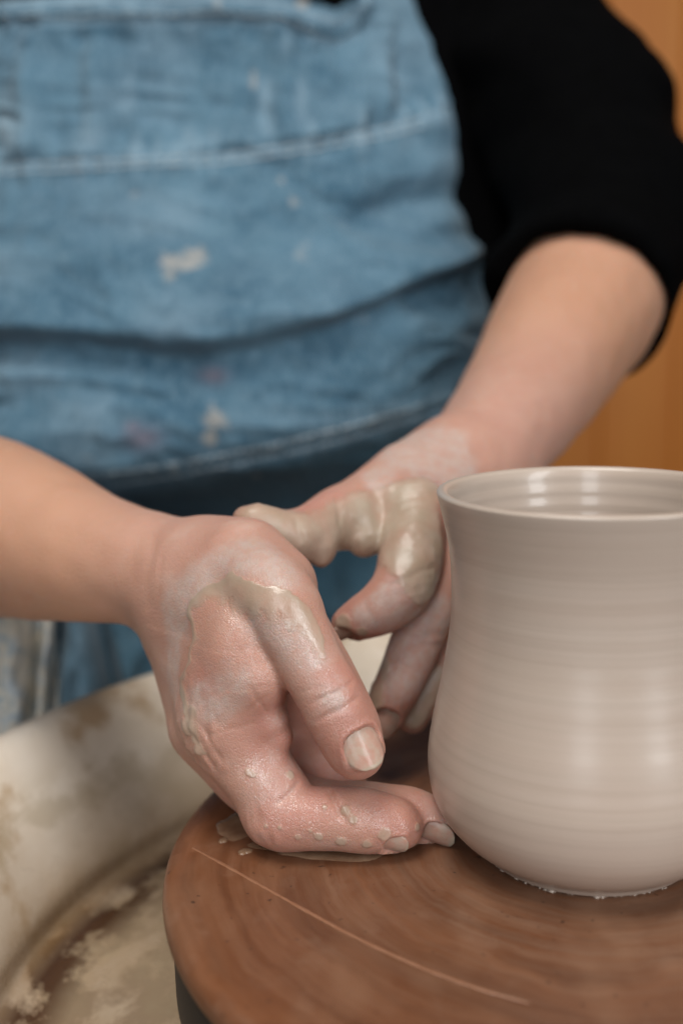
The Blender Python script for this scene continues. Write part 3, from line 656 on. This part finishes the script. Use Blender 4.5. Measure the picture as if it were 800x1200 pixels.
# ---- clothing: denim overalls (loft round the torso with real folds)
XC, YC = -.166, .425
sil = [(-160, 470), (-60, 478), (0, 494), (60, 522), (130, 541), (200, 546), (240, 547), (275, 562), (320, 583), (370, 586), (430, 588), (500, 590), (580, 600), (680, 610)]
zr = np.array([at(x, y, .70)[2] for y, x in sil]); ar = np.array([at(x, y, .70)[0] - XC for y, x in sil])
fz = [-.06, .02, .06, .085, .11, .14, .17, .20, .24, .29, .37, .45, .6]; fy = [.39, .37, .325, .290, .281, .285, .297, .315, .333, .350, .372, .39, .41]
def torso(T, Z, inset=0.0):
    a = np.interp(Z, zr[::-1], ar[::-1]) - inset; b = YC - np.interp(Z, fz, fy) - inset
    s, c = np.sin(T), np.cos(T)
    return np.stack([XC + a * np.sign(s) * np.abs(s) ** .86, YC - b * np.sign(c) * np.abs(c) ** .86, Z], -1)
NU, NV = 420, 420
T, K = np.meshgrid(np.radians(np.linspace(-118, 118, NU)), np.linspace(0, 1, NV))
ztop = at(237, 6, .66)[2]; zbot = -.055
X0 = torso(T, np.full_like(T, .3)); pxx = 400 + F * (X0[..., 0] - C[0]) / .68         # rough picture column of each cloth column
top_px = np.interp(pxx, [-400, 0, 150, 300, 350, 390, 420, 450, 480, 520, 700], [4, 4, 2, 0, 4, 18, 24, 8, -40, -90, -160])
ZT = at(237, 0, .66)[2] + (0 - top_px) / F * .665
Z = zbot + (ZT - zbot) * K
P = torso(T, Z); Pp = pix(P); Nn = np.stack([np.sin(T), -np.cos(T), 0 * T], -1)
U_, V_ = Pp[..., 0], Pp[..., 1]                                                    # where the undisplaced cloth stands, used to lay the folds out
def curve_y(pts): a = np.array(pts, float); a = smooth_curve(a, 8); return lambda u: np.interp(u, a[:, 0], a[:, 1])
D = np.zeros_like(U_)
def fold(pts, amp, up, dn, fade=None):
    """ridge (amp>0) or valley along a line; up / dn: half-widths in picture pixels above and below it"""
    y = curve_y(pts)(U_); q = V_ - y; g = np.where(q < 0, np.exp(-(q / up) ** 2), np.exp(-(q / dn) ** 2))
    u0, u1 = pts[0][0], pts[-1][0]; e = sstep(u0 - 40, u0 + 40, U_) * (1 - sstep(u1 - 40, u1 + 40, U_)) if fade is None else sstep(*fade[0], U_) * (1 - sstep(*fade[1], U_))
    return amp * g * e
D += fold([(-200, 372), (0, 375), (120, 384), (230, 392), (330, 375), (420, 345), (500, 312), (590, 270)], .0115, 80, 20)
D += fold([(-200, 402), (0, 405), (120, 412), (230, 418), (330, 402), (420, 370), (500, 335), (590, 295)], -.009, 16, 44)
D += fold([(-100, 432), (0, 436), (100, 442), (190, 455)], .004, 10, 10)
D += fold([(330, 205), (370, 245), (430, 275), (500, 288), (590, 262)], -.008, 20, 16)
D += fold([(350, 235), (400, 275), (450, 297), (520, 305), (600, 285)], .007, 16, 20)
D += fold([(380, 215), (430, 205), (490, 190), (570, 170)], .006, 26, 26)
D += fold([(420, 250), (480, 240), (540, 228), (600, 225)], -.009, 18, 18)
D += fold([(0, 300), (120, 285), (240, 300), (330, 330)], .004, 40, 40)
D += fold([(-60, 560), (60, 545), (200, 540), (330, 520), (440, 490), (520, 470)], .007, 60, 40)
# seams: the facing band and the waist
seam_y = curve_y([(-300, 205), (-100, 198), (0, 192), (100, 188), (200, 184), (300, 174), (400, 158), (470, 143), (540, 122), (620, 100)])(U_)
waist_y = curve_y([(-300, 590), (0, 580), (150, 562), (250, 546), (350, 524), (430, 503), (490, 484), (600, 450)])(U_)
hem_y = top_px + 22
q = V_ - seam_y; D += .0016 * sstep(6, -6, q) - .0022 * np.exp(-(q / 5) ** 2)
q = V_ - waist_y; D += -.0022 * np.exp(-(q / 5) ** 2) - .004 * sstep(-4, 40, q)
q = V_ - hem_y; D += .0022 * sstep(6, -6, q) - .002 * np.exp(-((q - 4) / 4) ** 2)
band = sstep(0, 1, (V_ - hem_y) / 30) * sstep(0, 1, (seam_y - V_) / 20)
D += band * .0095 * noise(np.stack([U_ / 62, V_ / 210, 0 * U_], -1), 1, 3.3) + band * .0055 * noise(np.stack([U_ / 24, V_ / 110, 0 * U_], -1), 1, 9.1)
puck = np.exp(-((V_ - seam_y) / 26) ** 2) + .8 * np.exp(-((V_ - hem_y) / 20) ** 2) + .5 * np.exp(-((V_ - waist_y) / 24) ** 2)
pk = noise(np.stack([U_ / 8, V_ / 55, 0 * U_], -1), 1, 5.7); D += puck * .0030 * pk
D += .005 * noise(np.stack([U_ / 150, V_ / 100, 0 * U_], -1), 1, 2.2) + .0018 * noise(np.stack([U_ / 50, V_ / 34, 0 * U_], -1), 1, 7.9) + .0006 * noise(np.stack([U_ / 14, V_ / 12, 0 * U_], -1), 1, 1.9)
def ridged(P_, off): return 1 - 2 * np.abs(noise(P_, 1, off))
wx = U_ + 40 * noise(np.stack([U_ / 120, V_ / 120, 0 * U_], -1), 1, 3.9); wy = V_ + 26 * noise(np.stack([U_ / 90, V_ / 90, 0 * U_], -1), 1, 6.1) - .12 * U_
body_zone = (1 - .75 * band) * (1 - .6 * sstep(400, 440, V_))
D += body_zone * (.0042 * ridged(np.stack([wx / 190, wy / 62, 0 * U_], -1), 2.6) + .0022 * ridged(np.stack([wx / 95, wy / 34, 0 * U_], -1), 7.3))
D += .0016 * ridged(np.stack([wx / 40, wy / 26, 0 * U_], -1), 1.3)
D *= .12 + .88 * (1 - sstep(math.radians(42), math.radians(80), np.abs(T)))
P = P + Nn * D[..., None]
wear = np.zeros_like(U_)
for yy, s_, a_ in ((seam_y + 1, 3.5, .75), (seam_y + 11, 3.5, .5), (hem_y - 18, 6, .8), (hem_y + 3, 4, .7), (waist_y - 12, 4, .45), (waist_y + 2, 4, .55)):
    wear = np.maximum(wear, a_ * np.exp(-((V_ - yy) / s_) ** 2))
wear = np.maximum(wear, .75 * np.clip(puck, 0, 1) * sstep(.1, .7, pk)); wear = np.maximum(wear, band * .55 * sstep(.1, .75, noise(np.stack([U_ / 20, V_ / 70, 0 * U_], -1), 1, 4.4)))
wear = np.maximum(wear, .3 * sstep(0, .8, noise(np.stack([U_ / 90, V_ / 60, 0 * U_], -1), 1, 8.8)))
wear = np.maximum(wear, .9 * np.exp(-(((U_ - 10) / 34) ** 2 + ((V_ - 150) / 34) ** 2)))
stain = np.zeros_like(U_); rust = np.zeros_like(U_)
for x, y, rx, ry, a_ in ((205, 322, 20, 12, .75), (232, 298, 20, 11, .8), (215, 310, 26, 16, .8), (250, 490, 16, 15, 1.1), (248, 508, 10, 16, .9), (185, 428, 7, 7, .7), (160, 228, 14, 7, .5), (338, 235, 8, 18, .6), (330, 212, 6, 10, .6), (298, 85, 6, 34, .6), (348, 8, 10, 9, 1.0), (205, 545, 9, 9, .8), (255, 10, 8, 10, .9), (90, 300, 10, 6, .45), (345, 300, 30, 16, .3), (300, 555, 12, 8, .8)):
    stain = np.maximum(stain, a_ * np.exp(-(((U_ - x) / rx) ** 2 + ((V_ - y) / ry) ** 2)))
for x, y, rx, ry in ((172, 512, 20, 13), (250, 440, 16, 10), (160, 500, 10, 8)): rust = np.maximum(rust, np.exp(-(((U_ - x) / rx) ** 2 + ((V_ - y) / ry) ** 2)))
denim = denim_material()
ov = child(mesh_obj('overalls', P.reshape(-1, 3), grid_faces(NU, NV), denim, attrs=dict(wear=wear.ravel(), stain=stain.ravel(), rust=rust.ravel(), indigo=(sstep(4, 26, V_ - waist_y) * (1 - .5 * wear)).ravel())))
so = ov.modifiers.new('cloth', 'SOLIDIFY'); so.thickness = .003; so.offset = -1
# stitching: threads lying along the seams
thm = simple('thread', (.42, .47, .50), .8, .2, 300)
def stitch_row(yfun, u0, u1, step=9.0, ln=6.5):
    from mathutils.kdtree import KDTree
    V = []; fs = []; flatU = U_; H = P
    for u in np.arange(u0, u1, step):
        j = None
        cols = np.argmin(np.abs(U_[NV // 2] - u)); rows = np.argmin(np.abs(V_[:, cols] - yfun[:, cols])); c0 = P[rows, cols]
        cols2 = min(cols + 3, NU - 1); rows2 = np.argmin(np.abs(V_[:, cols2] - yfun[:, cols2])); c1 = P[rows2, cols2]
        d = unit(c1 - c0 + 1e-9); n = Nn[rows, cols]; s = np.cross(d, n); L = ln / F * .63; w2 = .0006; b0 = len(V)
        for e in (0, 1):
            for sx_, sn_ in ((-1, 0), (0, 1), (1, 0)): V.append(c0 + d * L * e + s * w2 * sx_ + n * (.0009 * sn_ + .0003))
        fs += [(b0, b0 + 3, b0 + 4, b0 + 1), (b0 + 1, b0 + 4, b0 + 5, b0 + 2), (b0, b0 + 1, b0 + 2), (b0 + 3, b0 + 5, b0 + 4)]
    return V, fs
for yf, u0, u1 in ((seam_y + 3, -60, 530), (seam_y + 12, -60, 530), (waist_y - 12, 40, 480), (waist_y + 2, 40, 480), (hem_y - 3, -60, 400)):
    v, f_ = stitch_row(yf, u0, u1); o = mesh_obj('stitching', v, f_, thm, smooth=False); o.parent = ov; o['kind'] = 'stuff'

# trouser legs over the thighs
fd = Field((-.50, .02, -.20), (.42, .52, .12), .004)
RLEG = np.array([(-.235, .44, -.01, .10), (-.275, .33, -.015, .096), (-.325, .20, -.025, .086), (-.375, .07, -.04, .07), (-.38, .04, -.10, .06)])
LLEG = np.array([(-.09, .44, -.03, .10), (.03, .39, -.035, .096), (.17, .32, -.04, .086), (.29, .24, -.05, .07), (.31, .20, -.12, .06)])
fd.add(RLEG, .03); fd.add(LLEG, .03)
V, Fc = fd.mesh(); V = relax(V, Fc, 3); N = vnormals(V, Fc)
fo = noise(V * np.array([1.0, .35, .6]), 26, 4.0); V = V + N * (.008 * fo + .004 * noise(V * np.array([1, .5, 1]), 60, 2.0))[:, None]
near = sstep(-.20, -.26, V[:, 0]) * sstep(.36, .28, V[:, 1])
legs = child(mesh_obj('trouser_legs', V, Fc, denim, attrs=dict(wear=np.clip(near * (.6 + .6 * noise(V, 22)), 0, 1), stain=near * .35, rust=np.zeros(len(V)), indigo=np.full(len(V), .9))))

# loose fold of worn denim on the lap beside the pan
nu_, nv_ = 150, 60; Uu, Vv = np.meshgrid(np.linspace(-120, 215, nu_), np.linspace(690, 960, nv_))
dd = .545 - .00008 * (Vv - 700) + np.interp(Uu, [-120, 60, 215], [-.045, -.02, .02])
def vl(x0, slope, w_, dp): return dp * np.exp(-((Uu - x0 - slope * (Vv - 740)) / w_) ** 2)
dd = dd + vl(46, -.07, 5, .012) + vl(70, -.12, 7, .022) + vl(118, .25, 9, .018) + vl(-30, .1, 9, .012) - vl(20, -.03, 18, .008) - vl(58, -.1, 10, .004) + .005 * noise(np.stack([Uu / 18, Vv / 34, 0 * Uu], -1), 1, 2.7) - vl(95, .1, 12, .006) + .006 * noise(np.stack([Uu / 40, Vv / 90, 0 * Uu], -1))
Pc = C + dd[..., None] * (FW + ((Uu - 400) / F)[..., None] * RT - ((Vv - 600) / F)[..., None] * UP)
wr = np.interp(Uu - .05 * (Vv - 740), [-120, 60, 66, 115, 125, 215], [1, 1, .35, .35, .05, 0]); stn = wr * (.95 + .6 * noise(np.stack([Uu / 16, Vv / 30, 0 * Uu], -1), 1, 6.6))
Mp = Mat('pale_worn_cloth'); pa = Mp.noise(60, 4, .6); pb = Mp.noise(150, 4, .65)
pc = Mp.mix(Mp.ramp(pa, [(.42, 0.), (.55, 1.)]), (.55, .60, .63), (.72, .66, .56)); pc = Mp.mix(Mp.ramp(pb, [(.5, 0.), (.62, .7)]), pc, (.30, .40, .47))
pale = Mp.set(Base_Color=pc, Roughness=.9, Normal=Mp.bump(pb, .3, .001))
fl_ = mesh_obj('denim_fold', Pc.reshape(-1, 3), grid_faces(nu_, nv_)[:, ::-1], denim, attrs=dict(wear=wr.ravel(), stain=(stn * (wr > .5)).ravel(), rust=np.zeros(nu_ * nv_), indigo=np.interp(Uu - .05 * (Vv - 740), [55, 64, 75, 112, 126], [0, .8, .35, .35, .9]).ravel()))
fl_.data.materials.append(pale); fl_.data.polygons.foreach_set('material_index', ((Uu - .05 * (Vv - 740))[:-1, :-1] < 64).astype(np.int32).ravel()); fl_.parent = legs; so = fl_.modifiers.new('cloth', 'SOLIDIFY'); so.thickness = .003

# ---- black shirt: torso under the bib and pushed-up sleeves
T2, Z2 = np.meshgrid(np.radians(np.linspace(0, 360, 120, endpoint=False)), np.linspace(.0, .62, 70))
Ps = torso(T2, Z2, 0.0); Ps[..., 1] = np.where(Ps[..., 1] < YC, YC + (Ps[..., 1] - YC) * .62, Ps[..., 1]); Ps[..., 0] = XC + (Ps[..., 0] - XC) * 1.10 + .012; Ps += (.004 * noise(Ps, 18))[..., None] * np.stack([np.sin(T2), -np.cos(T2), 0 * T2], -1)
f1 = grid_faces(120, 70, True)
fd = Field((-.50, .20, .10), (.27, .66, .58), .0035)
def sleeve(rows, hem_from, hem_to, r):
    P_ = J(smooth_curve(rows, 5)); sl, d = fd.limb(P_, m=.02); inner = P_.copy(); inner[:, 3] -= .009
    ext = inner[-1].copy(); dirn = unit(P_[-1, :3] - P_[-2, :3]); ext[:3] += dirn * .09; inner = np.vstack([inner, ext])
    t_ = Field(fd.lo, fd.lo + (fd.n - 1) * fd.h, fd.h); sl2, d2 = t_.limb(inner, m=.02); t_.v[sl2] = d2
    cutp = P_[-1, :3]; X, Y, Zz = fd.axes(sl); pl = (X - cutp[0])[:, None, None] * dirn[0] + (Y - cutp[1])[None, :, None] * dirn[1] + (Zz - cutp[2])[None, None, :] * dirn[2]
    d = np.maximum(np.maximum(d, pl.astype(np.float32)), -t_.v[sl]); fd.v[sl] = np.minimum(fd.v[sl], d)
sleeve([(520, -330, .86, 72), (540, -150, .80, 68), (582, 0, .745, 64), (632, 90, .70, 62), (678, 160, .668, 60), (702, 222, .636, 56), (699, 290, .600, 53), (678, 360, .558, 51)], 0, 0, 0)
sleeve([(-60, -300, .86, 68), (-170, -60, .80, 64), (-250, 180, .73, 62), (-290, 400, .66, 60), (-265, 520, .60, 58), (-215, 558, .567, 55)], 0, 0, 0)
Vs, Fs = fd.mesh(); Vs = relax(Vs, Fs, 8); Ns = vnormals(Vs, Fs); Vs = Vs + Ns * (.006 * noise(Vs * np.array([.6, .6, 1.5]), 24) + .001 * noise(Vs, 60))[:, None]
SV = np.vstack([Ps.reshape(-1, 3), Vs]); SF = np.vstack([f1, Fs + 120 * 70])
shirt = child(mesh_obj('shirt', SV, SF, simple('black_jersey', (.0014, .0014, .0016), .95, .2, 60, Specular_IOR_Level=.03)))

SC.render.engine = 'CYCLES'; SC.cycles.use_denoising = True
SC.cycles.max_bounces = 5; SC.cycles.diffuse_bounces = 3; SC.cycles.glossy_bounces = 3; SC.cycles.use_adaptive_sampling = True; SC.cycles.adaptive_threshold = .02
print('verts body', len(body.data.vertices))
